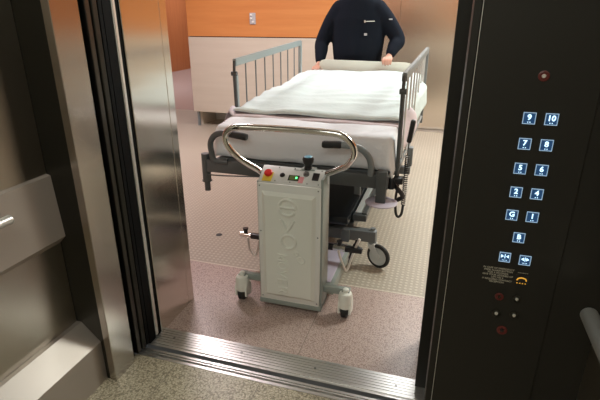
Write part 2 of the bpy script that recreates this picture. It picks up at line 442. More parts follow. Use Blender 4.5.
def ringbtn(name, x, z, r, m1, m2):
    bm = bmesh.new(); lathe(bm, (x, YF, z), [(r, 0), (r, .003), (r*.8, .004), (r*.72, .0015), (0, .0015)], 24, (0, -1, 0)); o = obj(name, bm, m1, t, True)
    bm = bmesh.new(); lathe(bm, (x, YF-.0015, z), [(r*.4, 0), (r*.35, .003), (0, .0035)], 16, (0, -1, 0)); box(bm, (x-.0008, YF-.006, z-r*.3), (x+.0008, YF-.004, z+r*.3)); obj('key_slot', bm, m2, o, True)
ringbtn('key_switch', .206, .690, .0115, 'dark_red', 'copsteel'); ringbtn('key_switch', .252, .691, .0115, 'copsteel', 'satin')
ringbtn('key_switch', .206, .634, .0125, 'copsteel', 'satin'); ringbtn('key_switch', .253, .637, .0125, 'copsteel', 'satin')
ringbtn('alarm_button', .229, .580, .0145, 'dark_red', 'black')
ringbtn('lock', .216, 1.302, .0125, 'dark_red', 'satin')

t = thing('ceiling_light', 'square lamp in the lift car ceiling', 'light', (CAR_LIGHT[0], CAR_LIGHT[1], CAR_H-.01))
x, y = CAR_LIGHT
bm = bmesh.new(); a, b = .55, .65
for lo, hi in (((-a-.02, -b-.02), (-a, b+.02)), ((a, -b-.02), (a+.02, b+.02)), ((-a, -b-.02), (a, -b)), ((-a, b), (a, b+.02))): box(bm, (x+lo[0], y+lo[1], CAR_H-.008), (x+hi[0], y+hi[1], CAR_H))
obj('frame', bm, 'satin', t)
obj('diffuser', B(((x-a, y-b, CAR_H-.004), (x+a, y+b, CAR_H))), 'carlamp', t)
HL = ['above the bed', 'left of the bed', 'right of the bed', 'in the near half of the side corridor', 'at the far end of the side corridor']
for (x, y, sx, sy, p, c), d in zip(HALL_LIGHTS, HL):
    t = thing('ceiling_light', 'rectangular recessed hall ceiling lamp '+d, 'light', (x, y, H-.01), 'hall ceiling lamps')
    a, b = sx/2, sy/2
    obj('frame', B(((x-a-.03, y-b-.03, H-.01), (x-a, y+b+.03, H)), ((x+a, y-b-.03, H-.01), (x+a+.03, y+b+.03, H)), ((x-a, y-b-.03, H-.01), (x+a, y-b, H)), ((x-a, y+b, H-.01), (x+a, y+b+.03, H))), 'grey_pale', t)
    obj('diffuser', B(((x-a, y-b, H-.005), (x+a, y+b, H))), 'lamp', t)

# ================================================================== wall socket, floor spot
t = thing('wall_dispenser', 'small pale grey plate with knobs on the wood wall', 'wall fitting', (-2.43, 5.85, 1.37))
obj('plate', B(((-2.475, 5.835, 1.355), (-2.395, 5.85, 1.49), .004)), 'outlet', t)
for k in range(3):
    bm = bmesh.new(); lathe(bm, (-2.452+.012*(k == 2)*2, 5.835, 1.465-.04*k), [(.013, 0), (.013, .012), (.009, .018), (0, .018)], 14, (0, -1, 0)); obj('knob', bm, 'cover_in', t, True)
bm = bmesh.new(); lathe(bm, (-1.43, 2.68, 0), [(.022, 0), (.022, .002), (.016, .003), (0, .003)], 18)  # flat disc for a small dark spot on the floor
tag(obj('floor_spot', bm, 'rubber', None, True, (-1.43, 2.68, 0)), 'small dark round spot on the studded rubber floor', 'floor plug')

# ================================================================== bed mover (tug)
mv = thing('bed_mover', 'cream white motorised bed mover with chrome loop handlebar', 'bed mover', (-.665, 1.97, 0))
XL, XR, YB = -.825, -.507, 1.965
# body
bm = bmesh.new(); prism(bm, [(YB+.012, .05), (YB+.125, .05), (YB+.125, .745), (YB+.10, .752), (YB+.012, .695)], XL+.004, XR-.004, 0)
obj('body', bm, 'greenish', mv)
bm = bmesh.new(); box(bm, (XL, YB-.002, .045), (XR, YB+.012, .695), .006)
fp = obj('front_cover', bm, 'cover_in', mv, True)
bm = bmesh.new()   # raised field with sloping rim
def field(x0, x1, z0, z1, ya, yb, ins):
    a = [bm.verts.new(p) for p in ((x0, ya, z0), (x1, ya, z0), (x1, ya, z1), (x0, ya, z1))]
    b = [bm.verts.new(p) for p in ((x0+ins, yb, z0+ins), (x1-ins, yb, z0+ins), (x1-ins, yb, z1-ins), (x0+ins, yb, z1-ins))]
    for i in range(4): bm.faces.new([a[i], a[(i+1) % 4], b[(i+1) % 4], b[i]])
    bm.faces.new(b); bm.faces.new(a[::-1])
field(XL+.022, XR-.022, .075, .655, YB-.0015, YB-.015, .018)
obj('raised_field', bm, 'cover', fp)
yf = YB-.0165
bm = bmesh.new(); cx = -.668
def ring(x, z, r, w=.0075):
    tube(bm, [(x+r*math.cos(2*PI*k/28), yf, z+r*math.sin(2*PI*k/28)) for k in range(28)], w, 8, True)
R0 = .042
# letter e
arc = [(cx+.0+R0*math.cos(a), yf, .585+R0*math.sin(a)) for a in [math.radians(q) for q in range(0, 331, 15)]]
tube(bm, arc, .0075, 8); tube(bm, [(cx-R0, yf, .585), (cx+R0, yf, .585)], .0075, 8)
# letter v
tube(bm, [(cx-.034, yf, .522), (cx-.018, yf, .493), (cx, yf, .462), (cx+.018, yf, .493), (cx+.034, yf, .522)], .0075, 8)
# letter o and the dots
ring(cx+.005, .405, .036); ring(cx+.045, .345, .010, .0035); ring(cx+.068, .310, .019, .004)
obj('raised_letters', bm, 'cover', fp, True)
bm = bmesh.new()   # the word runs down the cover, letter tops to the right
def stroke(pts, z0): tube(bm, [(cx-.052+p[1]*.048, yf+.001, z0-p[0]*.036) for p in pts], .0045, 6)
for k, ch in enumerate(([[(0, 0), (.12, 1), (.5, .2), (.88, 1), (1, 0)]], [[(.5+.5*math.cos(q), .5+.5*math.sin(q)) for q in [2*PI*i/14 for i in range(15)]]],
                        [[(0, 1), (.5, 0), (1, 1)]], [[(.9, 0), (.1, 0), (.1, 1), (.9, 1)], [(.1, .5), (.75, .5)]], [[(.1, 0), (.1, 1), (.7, 1), (.85, .78), (.7, .55), (.1, .55)], [(.5, .55), (.95, 0)]])):
    for st_ in ch: stroke(st_, .330-k*.047)
obj('raised_wordmark', bm, 'cover', fp, True)
bm = bmesh.new()
for x in (XL+.012, XR-.012):
    for z in (.065, .44, .68): bm = bmesh.new(); lathe(bm, (x, YB-.002, z), [(.004, 0), (.003, .002), (0, .002)], 10, (0, -1, 0)); obj('screw', bm, 'screw', fp)
# edge rails and foot rim
bm = bmesh.new(); box(bm, (XL-.006, YB+.01, .03), (XL+.004, YB+.13, .70), .003); box(bm, (XR-.004, YB+.01, .03), (XR+.010, YB+.13, .735), .004)
box(bm, (XL-.006, YB-.004, .022), (XR+.010, YB+.13, .05), .004)
obj('side_frame', bm, 'greenish', mv, True)
obj('side_clip', B(((XR+.010, YB+.07, .69), (XR+.016, YB+.09, .735), .002)), 'grey_pale', mv)
# control plate
ang = math.atan2(.057, .088)
CP = Matrix.Translation((0, YB+.010, .694)) @ Matrix.Rotation(ang, 4, 'X')
bm = B(((XL+.0, 0, -.004), (XR-.002, .105, .004), .003)); xf(bm, CP); cp = obj('control_plate', bm, 'panelgrey', mv, True)
def onplate(bm): return xf(bm, CP)
bm = B(((XL+.018, .004, .004), (XL+.066, .062, .008), .002)); o = obj('emergency_base', onplate(bm), 'yellow', cp, True)
bm = bmesh.new(); lathe(bm, (XL+.043, .048, .008), [(.012, 0), (.020, .003), (.021, .011), (.016, .017), (0, .019)], 20); obj('emergency_button', onplate(bm), 'red', cp, True)
bm = bmesh.new(); lathe(bm, (XL+.112, .05, .004), [(.013, 0), (.012, .004), (.007, .005), (.006, .002), (0, .002)], 18); obj('socket', onplate(bm), 'black', cp, True)
bm = B(((XL+.152, .026, .004), (XL+.192, .052, .007), .001)); obj('display', onplate(bm), 'disp', cp)
bm = B(((XL+.145, .022, .003), (XL+.199, .056, .0055), .001)); obj('display_bezel', onplate(bm), 'black', cp)
bm = B(((XL+.182, .034, .007), (XL+.190, .044, .0085))); obj('indicator', onplate(bm), 'green_led', cp)
bm = bmesh.new(); lathe(bm, (XL+.228, .068, .004), [(.015, 0), (.014, .006), (.009, .007), (.008, .016), (0, .017)], 20); obj('dial', onplate(bm), 'screw', cp, True)
bm = B(((XL+.198, .012, .004), (XL+.222, .05, .0046))); obj('sticker', onplate(bm), 'label_pink', cp)
bm = B(((XL+.262, .034, .004), (XL+.294, .078, .010), .002)); obj('rocker_switch', onplate(bm), 'black', cp)
bm = onplate(xf(text_bm('SPEED  POWER', .009, .0002), Matrix.Translation((XL+.19, .09, .0044)))); obj('printed_caption', bm, 'ink', cp)
bm = bmesh.new()
for x, y in ((XL+.085, .095), (XL+.085, .012), (XL+.16, .012), (XL+.245, .012), (XL+.3, .095), (XL+.3, .012), (XL+.165, .097)): bm = bmesh.new(); lathe(bm, (x, y, .004), [(.003, 0), (.003, .002), (0, .002)], 8); obj('screw', onplate(bm), 'screw', cp)
# joystick
bm = bmesh.new(); box(bm, (-.63, YB+.085, .735), (-.56, YB+.13, .755), .005); obj('lever_mount', bm, 'greenish', mv)
bm = bmesh.new(); lathe(bm, (-.598, YB+.098, .75), [(.020, 0), (.020, .006), (.017, .012), (.017, .022), (.025, .036), (.028, .052), (.024, .062), (0, .064)], 22); js = obj('joystick', bm, 'black', mv, True)
bm = bmesh.new(); lathe(bm, (-.598, YB+.098, .813), [(.021, 0), (.015, .004), (0, .005)], 20); obj('joystick_cap', bm, 'bluecap', js, True)
# handlebar loop
hb = [(XL-.004, YB+.085, .715), (-.850, YB+.07, .735), (-.905, YB+.04, .778), (-.950, YB+.01, .830), (-.973, YB-.005, .878), (-.972, YB-.012, .915), (-.945, YB-.02, .948), (-.90, YB-.025, .962), (-.84, YB-.025, .965),
      (-.665, YB-.025, .968), (-.48, YB-.025, .966), (-.415, YB-.024, .958), (-.372, YB-.018, .925), (-.358, YB-.01, .888), (-.367, YB, .850), (-.40, YB+.03, .805), (-.45, YB+.06, .770), (XR+.006, YB+.085, .740)]
bm = bmesh.new(); tube(bm, smooth_path(hb, 6), .0155, 16); obj('handlebar', bm, 'chrome', mv, True)
# base platform reaching under the bed
bm = bmesh.new(); box(bm, (XL+.01, YB+.125, .05), (XR+.045, YB+.62, .115), .006); pf = obj('platform', bm, 'greenish', mv, True)
bm = B(((XL+.03, YB+.14, .115), (XR+.025, YB+.60, .121), .002)); obj('platform_cover', bm, 'lilac', pf)
obj('mast', B(((XL+.03, YB+.125, .10), (XR-.006, YB+.20, .60), .005)), 'greenish', mv)
# castors
for s, xx in ((-1, -.943), (1, -.377)):
    x0 = XL-.004 if s < 0 else XR+.006
    bm = bmesh.new(); box(bm, (x0, YB+.045, .112), (xx, YB+.075, .150), .006); box(bm, (xx-.02, YB+.02, .140), (xx+.02, YB+.075, .152), .005)
    arm = obj('castor_arm', bm, 'greenish', mv, True)
    bm = bmesh.new(); lathe(bm, (xx, YB+.03, .146), [(.016, 0), (.015, .016), (.010, .020), (0, .020)], 16); obj('castor_cap', bm, 'cover', arm, True)
    bm = bmesh.new(); pts = []
    # hood: a rounded shell around the upper wheel
    prof = [(-.042, .03), (-.044, .075), (-.040, .115), (-.03, .138), (0, .146), (.03, .138), (.040, .115), (.044, .075), (.042, .03), (.03, .018), (.0, .03), (-.012, .062), (-.03, .062), (-.034, .045)]
    prism(bm, [(p[0]+YB+.03, p[1]) for p in prof], xx-.034, xx-.022, 0); prism(bm, [(p[0]+YB+.03, p[1]) for p in prof], xx+.022, xx+.034, 0)
    bm.free(); bm = bmesh.new()
    lathe(bm, (xx, YB+.03, 0), [(.026, .066), (.035, .060), (.036, .075), (.036, .125), (.031, .140), (.018, .147), (0, .147)], 24)
    for sx in (-1, 1): prism(bm, [(p[0]*.8+YB+.036, p[1]) for p in prof[:2]+[(-.03, .1), (.03, .1)]+prof[7:11]], xx+sx*.023, xx+sx*.033, 0)
    ho = obj('castor_hood', bm, 'cover', arm, True)
    bm = bmesh.new(); lathe(bm, (xx-.018, YB+.03, .039), [(0, 0), (.032, 0), (.039, .005), (.039, .031), (.032, .036), (0, .036)], 26, (1, 0, 0)); obj('wheel', bm, 'rubber', arm, True)
# clamp bar
zc, yc = .205, 2.345
bm = bmesh.new(); box(bm, (-1.035, yc-.014, zc-.016), (-.36, yc+.014, zc+.016), .004); cb = obj('clamp_bar', bm, 'black', mv, True)
for x0, x1 in ((-1.105, -1.035), (-.525, -.455)):
    bm = bmesh.new(); tube(bm, [(x0, yc, zc), (x1, yc, zc)], .0215 if x0 > -1 else .016, 18); obj('clamp_sleeve', bm, 'chrome', cb, True)
    bm = bmesh.new(); lathe(bm, ((x0+x1)/2, yc, zc+.016), [(.012, 0), (.012, .02), (.017, .022), (.017, .03), (0, .031)], 14); obj('clamp_knob', bm, 'black', cb, True)
for pth in ([(-.492, yc-.02, zc-.01), (-.478, yc-.02, .15), (-.452, yc-.01, .078), (-.438, yc-.005, .078), (-.418, yc+.0, .15), (-.392, yc+.0, .235), (-.376, yc, .275)],
            [(-1.052, yc-.015, zc-.01), (-1.045, yc-.015, .13), (-1.025, yc-.01, .088), (-1.008, yc-.005, .084), (-.996, yc, .12), (-.985, yc, .18)]):
    bm = bmesh.new(); tube(bm, smooth_path(pth, 5), .0075, 10); obj('hook', bm, 'satin', cb, True)
bm = bmesh.new(); tube(bm, smooth_path([(-.43, yc+.02, .10), (-.425, yc+.02, .16), (-.41, yc+.02, .21), (-.39, yc+.02, .26)], 4), [.009+.004*(i_ % 2) for i_ in range(13)], 10)
tube(bm, [(-.36, yc, zc), (-.40, yc+.01, zc+.02)], .012, 10)
obj('clamp_arm', bm, 'black', mv, True)

# ================================================================== hospital bed
bd = thing('hospital_bed', 'grey steel hospital bed with folding side rails on castors', 'bed', (-.72, 3.3, 0))
YE = 2.25
bm = bmesh.new(); box(bm, (-1.25, YE, .618), (-.235, YE+.05, .690), .004)
box(bm, (-1.235, YE+.05, .62), (-1.19, 4.26, .675), .004); box(bm, (-.285, YE+.05, .62), (-.24, 4.26, .675), .004); box(bm, (-1.2, 4.2, .62), (-.25, 4.26, .675), .004)
fr = obj('bed_frame', bm, 'grey_dark', bd, True)
obj('mattress_deck', B(((-1.20, YE+.06, .662), (-.255, 4.22, .688), .004)), 'grey_mid', bd)
bm = bmesh.new(); tube(bm, [(-1.262, YE+.02, .560), (-1.262, YE+.02, .72)], .024, 16); tube(bm, [(-1.262, YE+.02, .555), (-1.262, YE+.02, .50)], .017, 14); tube(bm, [(-1.262, YE+.02, .563), (-1.262, YE+.02, .557)], .029, 16)
obj('bumper_post', bm, 'grey_dark', bd, True)
bm = bmesh.new(); box(bm, (-.292, YE-.01, .545), (-.240, YE+.045, .712), .004); obj('bumper_post', bm, 'grey_dark', bd, True)
bm = bmesh.new(); lathe(bm, (-.262, YE+.02, .532), [(0, 0), (.07, 0), (.082, .004), (.084, .010), (.078, .014), (0, .014)], 32); obj('bumper_disc', bm, 'lilac', bd, True)
bm = bmesh.new(); tube(bm, smooth_path([(-1.245, YE+.005, .60), (-1.15, YE+.004, .603), (-1.05, YE+.003, .61), (-.93, YE, .62)], 4), .004, 8); obj('release_rod', bm, 'grey_dark', bd)
# push handles
bm = bmesh.new(); tube(bm, smooth_path([(-1.12, YE+.01, .685), (-1.195, YE, .69), (-1.212, YE, .74), (-1.213, YE, .79), (-1.185, YE-.005, .832), (-1.14, YE-.01, .851), (-1.09, YE-.015, .853)], 6), .0165, 14); ph = obj('push_handle', bm, 'grey_dark', bd, True)
bm = bmesh.new(); tube(bm, [(-1.095, YE-.015, .853), (-1.088, YE-.016, .852), (-.995, YE-.02, .842), (-.985, YE-.02, .841)], [.0165, .019, .019, .016], 14); obj('grip', bm, 'rubber', ph, True)
bm = bmesh.new(); tube(bm, smooth_path([(-.325, YE+.01, .685), (-.322, YE, .73), (-.336, YE, .78), (-.375, YE-.005, .820), (-.43, YE-.01, .834), (-.48, YE-.015, .838)], 6), .0165, 14); ph = obj('push_handle', bm, 'grey_mid', bd, True)
bm = bmesh.new(); tube(bm, [(-.475, YE-.015, .838), (-.482, YE-.016, .838), (-.562, YE-.02, .835), (-.572, YE-.02, .835)], [.0165, .019, .019, .016], 14); obj('grip', bm, 'rubber', ph, True)
# undercarriage
bm = bmesh.new(); box(bm, (-.95, 2.5, .27), (-.475, 4.0, .33), .02); obj('undercarriage_cover', bm, 'navy_deck', bd, True)
bm = bmesh.new(); box(bm, (-.465, 2.62, .255), (-.425, 3.9, .305), .004); box(bm, (-1.0, 2.62, .255), (-.96, 3.9, .305), .004); obj('side_member', bm, 'grey_pale', bd)
bm = bmesh.new(); box(bm, (-.415, 2.62, .28), (-.385, 3.9, .32), .004); box(bm, (-.47, 2.60, .27), (-.385, 2.65, .31), .004); obj('lift_link', bm, 'grey_dark', bd)
bm = bmesh.new(); box(bm, (-.985, 2.54, .165), (-.315, 2.60, .235), .005); box(bm, (-.52, 2.515, .16), (-.47, 2.54, .24), .004)
box(bm, (-1.02, 3.9, .165), (-.315, 3.96, .235), .005); box(bm, (-.50, 2.6, .19), (-.46, 3.9, .255)); box(bm, (-1.0, 2.6, .19), (-.96, 3.9, .255)); obj('castor_frame', bm, 'grey_beam', bd, True)
bm = bmesh.new()
for y0 in (2.9, 3.6):
    for x in (-.95, -.5): bm = bmesh.new(); box(bm, (x-.02, y0, .32), (x+.02, y0+.04, .64), .004); obj('lifting_column', bm, 'grey_mid', bd)
def castor(px, py, ang):
    R4 = Matrix.Translation((px, py, 0)) @ Matrix.Rotation(ang, 4, 'Z')
    bm = bmesh.new(); lathe(bm, (0, 0, .150), [(.024, 0), (.026, .01), (.026, .085), (.018, .09), (0, .092)], 18); lathe(bm, (0, 0, .237), [(.014, 0), (.016, .014), (0, .016)], 12)
    st = obj('castor_stem', xf(bm, R4), 'grey_mid', bd, True)
    bm = bmesh.new()
    for s in (-1, 1): prism(bm, [(-.02, .155), (.022, .155), (.040, .12), (.062, .085), (.058, .065), (.040, .068), (.01, .10), (-.018, .135)], s*.018, s*.022, 1)
    box(bm, (-.022, -.022, .145), (.026, .022, .158), .004)
    obj('fork', xf(bm, R4), 'grey_pale', st, True)
    bm = bmesh.new(); lathe(bm, (.048, -.013, .0775), [(.058, 0), (.066, 0), (.0755, .006), (.0775, .013), (.0755, .020), (.066, .026), (.058, .026), (.058, 0)], 36, (0, 1, 0), False); obj('tyre', xf(bm, R4), 'rubber', st, True)
    bm = bmesh.new(); lathe(bm, (.048, -.010, .0775), [(0, 0), (.010, -.002), (.014, .004), (.05, .005), (.0585, .0), (.0585, .020), (.05, .015), (.014, .016), (.01, .022), (0, .020)], 30, (0, 1, 0)); obj('wheel', xf(bm, R4), 'grey_pale', st, True)
castor(-.335, 2.57, math.radians(-22)); castor(-.985, 2.57, math.radians(150)); castor(-.42, 3.87, PI-.4); castor(-1.04, 3.87, -.5)
# head end board
bm = bmesh.new(); prism(bm, [(-1.135, .80), (-1.135, 1.05), (-1.12, 1.072), (-1.09, 1.080), (-.36, 1.070), (-.325, 1.060), (-.315, 1.035), (-.315, .80)], 4.265, 4.285, 1)
obj('headboard', bm, 'headboard', bd)
bm = bmesh.new()
for x in (-1.06, -.39): box(bm, (x-.02, 4.286, .60), (x+.02, 4.32, 1.0), .006)
box(bm, (-1.06, 4.24, .62), (-.39, 4.32, .66)); obj('headboard_post', bm, 'grey_pale', bd)
bm = bmesh.new(); tube(bm, smooth_path([(-1.15, 4.27, .66), (-1.17, 4.27, .85), (-1.165, 4.265, .96), (-1.16, 4.2, .985)], 5), .014, 12); obj('corner_handle', bm, 'satin', bd, True)
# side rails
def siderail(A, Bf, zt0, zt1, nb, label, th, post_z, barm, topm):
    A = Vector(A); Bf = Vector(Bf)
    def P(t, z): return Vector((A.x+(Bf.x-A.x)*t, A.y+(Bf.y-A.y)*t, z))
    ztop = lambda t: zt0+(zt1-zt0)*t
    bm = bmesh.new()
    for dz in (0,):
        t0 = bmesh.new(); n = 2
        ca, cb_ = P(0, ztop(0)), P(1, ztop(1)); w2, h2 = .012, .022
        vs = []
        for c in (ca, cb_): vs.append([t0.verts.new((c.x+sx*w2, c.y, c.z+sz*h2)) for sx, sz in ((-1, -1), (1, -1), (1, 1), (-1, 1))])
        for i in range(4): t0.faces.new([vs[0][i], vs[0][(i+1) % 4], vs[1][(i+1) % 4], vs[1][i]])
        t0.faces.new(vs[0][::-1]); t0.faces.new(vs[1]); bmesh.ops.bevel(t0, geom=list(t0.edges), offset=.004, segments=2, affect='EDGES'); merge(bm, t0)
    sr = obj('side_rail', bm, topm, bd, True)
    for t_, zz in ((0, post_z), (1, post_z)):
        p = P(t_, 0); bm = bmesh.new()
        zt = ztop(t_)
        if t_ == 0:
            tube(bm, [(p.x, p.y, zt+.01), (p.x, p.y-.006, zt-.05), (p.x, p.y-.006, zt-.07), (p.x, p.y+.01, zz)], [th*.8, th*.8, th, th], 10)
            lathe(bm, (p.x-.017, p.y-.006, zt-.065), [(0, 0), (.014, 0), (.014, .034), (0, .034)], 14, (1, 0, 0))
        else: box(bm, (p.x-.013, p.y-.02, zz), (p.x+.013, p.y+.014, zt+.015), .004)
        obj('rail_post', bm, 'grey_dark' if t_ == 0 else topm, sr, True)
        if t_ == 0:
            bm = bmesh.new(); box(bm, (p.x-.008, p.y+th+.002, zz), (p.x+.008, p.y+th+.026, zt-.075), .003); obj('post_sleeve', bm, topm, sr)
    for k in range(nb):
        t_ = (k+1)/(nb+1); p = P(t_, 0)
        bm = bmesh.new(); tube(bm, [(p.x, p.y, ztop(t_)-.015), (p.x, p.y, post_z+.06)], .005 if barm == 'grey_mid' else .0055, 8); obj('rail_bar', bm, barm, sr, True)
    pa, pb = P(0, post_z+.05), P(1, post_z+.05)
    bm = bmesh.new(); tube(bm, [pa, pb], .011, 10); obj('lower_rail', bm, topm, sr, True)
    return sr
siderail((-1.252, 2.69, 0), (-1.25, 4.04, 0), 1.178, 1.232, 7, '', .011, .70, 'grey_mid', 'grey_light')
siderail((-.200, 2.33, 0), (-.172, 3.80, 0), 1.165, 1.205, 7, '', .011, .655, 'grey_pale', 'grey_mid')
bm = bmesh.new(); box(bm, (-.215, 2.31, .63), (-.165, 2.36, .665), .006); box(bm, (-.24, 2.30, .60), (-.205, 2.34, .66), .01); tube(bm, smooth_path([(-.21, 2.33, .62), (-.18, 2.31, .60), (-.16, 2.33, .56), (-.19, 2.34, .535)], 4), .012, 8)
obj('rail_hinge', bm, 'black', bd, True)
bm = bmesh.new(); box(bm, (-.16, 2.42, .70), (-.135, 2.47, .80), .004); box(bm, (-.235, 2.4, .66), (-.14, 2.44, .70), .004); obj('rail_catch', bm, 'grey_mid', bd, True)

# mattress and bedding
def ztop(y): 
    t = min(1, max(0, (y-2.33)/.5)); return .868+.04*t+max(0, min(1.0, (y-2.85)/1.35))*.06
bm = bmesh.new()
for y0, y1 in ((2.36, 2.75), (2.75, 3.2), (3.2, 3.7), (3.7, 4.2)):
    zz = min(ztop(y0), ztop(y1))-.022
    box(bm, (-1.185, y0+.001, .69), (-.262, y1-.001, zz), .02, 3)
tag(obj('mattress', bm, 'mattress', None, True, (-.72, 3.3, .69)), 'sectioned foam mattress on the hospital bed under the sheets', 'mattress')
def drape(name, x0, x1, y0, y1, hangx, hangy, lift, flare, seed, m, label, cat, nu=70, nv=80, amp=.008, frontstep=False, pinch=None):
    W = x1-x0; L = y1-y0; bm = bmesh.new(); rows = []
    us = [-hangx[0]+(W+hangx[0]+hangx[1])*i/nu for i in range(nu+1)]; vs_ = [-hangy+(L+hangy)*j/nv for j in range(nv+1)]
    for v in vs_:
        r_ = []
        for u in us:
            du = max(0, -u, u-W); dv = max(0, -v); sx = -1 if u < 0 else 1
            X = x0+min(W, max(0, u)); Y = y0+max(0, v)
            d = math.hypot(du, dv) if (du and dv) else max(du, dv)
            n1 = noise.noise(Vector((X*3.1+seed, Y*2.7, v*1.3)))+.5*noise.noise(Vector((X*8+seed, Y*6, 2)))
            # soft wrinkles running across
            n2 = noise.noise(Vector((X*1.5+Y*3.0+seed, Y*9-X*2, 5)))
            Z = ztop(Y)+lift+amp*n1+amp*.9*n2
            rr = .02
            if d > 0:
                k = min(d, 1.0)
                Z = Z-(k-rr*.0)*(1 if k > rr else k/rr*.5+.5)
                out = min(rr*.6, k*.8)+flare*k+.010*k/.15*noise.noise(Vector((X*9, Y*9, seed+sx)))
                tot = du+dv
                X += sx*out*(du/tot)*(1.0); Y -= out*(dv/tot)
            else:
                e = min(u, W-u, (v if hangy > 0 or frontstep else 9))
                if e < rr: Z -= rr*.35*(1-e/rr)**2
            if pinch: X, Y, Z = pinch(u, v, W, X, Y, Z)
            r_.append(bm.verts.new((X, Y, Z)))
        rows.append(r_)
    for j in range(nv):
        for i in range(nu): bm.faces.new([rows[j][i], rows[j][i+1], rows[j+1][i+1], rows[j+1][i]])
    o = obj(name, bm, m, None, False, (-.72, (y0+y1)/2, .9))
    for p in o.data.polygons: p.use_smooth = True
    s = o.modifiers.new('s', 'SOLIDIFY'); s.thickness = .003; s.offset = 1
    return tag(o, label, cat)
drape('fitted_sheet', -1.205, -.242, 2.335, 4.21, (.17, .17), .165, 0, .12, 3.3, 'sheet', 'white cotton sheet hanging over the foot end of the mattress', 'sheet', amp=.009)
def pk(u, v, W, X, Y, Z):
    if u < 0: X -= .02*min(1, -u/.05)*math.exp(-((v-.06)/.16)**2); Z += .05*math.exp(-((v-.05)/.07)**2)
    if u > W: X += .06*math.exp(-((v-.18)/.12)**2)*min(1, (u-W)/.06); Z += .085*math.exp(-((v-.2)/.09)**2)*min(1, (u-W)/.02)
    return X, Y, Z
drape('pink_blanket', -1.212, -.232, 2.52, 2.95, (.09, .13), 0, .006, .12, 8.1, 'pink', 'pale pink blanket showing at both sides under the white coverlet', 'blanket', 60, 40, .004, True, pk)
def cv(u, v, W, X, Y, Z):
    Z += .012*math.exp(-((v-.03)/.03)**2)
    if 0 < u < W: Z += .018*math.exp(-((u-.2)/.07)**2)*math.exp(-((v-.75)/.25)**2)
    if u < .0: Z += .0
    if u > W: X += .075*math.exp(-((v-.9)/.35)**2)*min(1, (u-W)/.05); Z += .07*math.exp(-((v-.9)/.3)**2)*min(1, (u-W)/.02)
    return X, Y, Z
drape('coverlet', -1.215, -.230, 2.56, 4.20, (.06, .16), 0, .024, .08, 1.7, 'sheet2', 'cool white coverlet spread over the upper bed up to the headboard', 'coverlet', 90, 110, .013, True, cv)

# hand control hanging on the right rail
hc = thing('bed_hand_control', 'black bed hand control on a coiled cable at the right rail', 'remote control', (-.135, 2.34, .85))
bm = bmesh.new(); box(bm, (-.158, 2.33, .845), (-.132, 2.355, .965), .010); n0 = len(bm.verts); obj('handset', xf(bm, Matrix.Translation((-.143, 2.345, .92)) @ Matrix.Rotation(.12, 4, 'Y') @ Matrix.Translation((.143, -2.345, -.92))), 'black', hc, True)
bm = bmesh.new()
tube(bm, smooth_path([(-.153, 2.345, .85), (-.155, 2.345, .81), (-.156, 2.345, .78)], 3), .003, 6); obj('cable_end', bm, 'black', hc)
pts = []
for k in range(26*8+1):
    a = 2*PI*k/8; z = .78-.27*k/(26*8); q = k/(26*8)
    pts.append((-.156+.0*q+.010*math.cos(a), 2.345+.02*math.sin(q*PI)+.010*math.sin(a), z))
bm = bmesh.new(); tube(bm, pts, .003, 5); obj('coiled_cable', bm, 'black', hc, True)
bm = bmesh.new(); tube(bm, smooth_path([(-.156, 2.345, .51), (-.16, 2.34, .46), (-.176, 2.33, .445), (-.19, 2.33, .47), (-.196, 2.335, .55), (-.190, 2.345, .62)], 6), .007, 8); obj('cable_loop', bm, 'black', hc, True)

# ================================================================== person behind the bed
ps = thing('person', 'person in a navy zip pocket sweater standing behind the headboard', 'person', (-.83, 4.55, 0))
def limb(bm, pts, n=16):
    pts2 = smooth_path([p[:3] for p in pts], 6); rs = smooth_path([(p[3], p[3], 0) for p in pts], 6)
    tube(bm, pts2, [max(.004, r.x) for r in rs], n)
    ell(bm, pts[0][:3], (pts[0][3],)*3, n, 10); ell(bm, pts[-1][:3], (pts[-1][3],)*3, n, 10)
def loft(bm, secs, n=28):
    rings = [[bm.verts.new((c[0]+c[3]*math.cos(2*PI*k/n), c[1]+c[4]*math.sin(2*PI*k/n), c[2])) for k in range(n)] for c in secs]
    for A, B_ in zip(rings, rings[1:]):
        for k in range(n): bm.faces.new([A[k], A[(k+1) % n], B_[(k+1) % n], B_[k]])
    bm.faces.new(rings[0][::-1]); bm.faces.new(rings[-1])
def remeshed(o, vox, it=6):
    r = o.modifiers.new('r', 'REMESH'); r.mode = 'VOXEL'; r.voxel_size = vox; r.use_smooth_shade = True
    s = o.modifiers.new('s', 'SMOOTH'); s.iterations = it; s.factor = .5
PX, PY, SH = -.835, 4.50, .075
def finger(bm, pts, r): 
    limb(bm, [(*p, r*(1-.08*i)) for i, p in enumerate(pts)], 10)
body = bmesh.new()
loft(body, [(PX, PY+.02, .86, .15, .11), (PX, PY+.02, .95, .165, .12), (PX, PY+.01, 1.08, .145, .10), (PX, PY, 1.28, .165, .11), (PX, PY-.01, 1.47, .175, .11), (PX, PY-.01, 1.555, .12, .085), (PX, PY-.01, 1.60, .065, .06)])
limb(body, [(PX, PY-.01, 1.555, .065), (PX, PY-.02, 1.645, .058), (PX, PY-.035, 1.715, .058)])
HZ = 1.775
ell(body, (PX, PY-.03, HZ+.03), (.081, .097, .100)); ell(body, (PX, PY-.065, HZ-.035), (.056, .062, .075))
ell(body, (PX, PY-.12, HZ-.09), (.025, .022, .02))  # chin
limb(body, [(PX, PY-.122, HZ+.015, .009), (PX, PY-.136, HZ-.012, .011), (PX, PY-.142, HZ-.028, .014)])
for s in (-1, 1): ell(body, (PX+s*.078, PY-.03, HZ-.005), (.011, .02, .032))
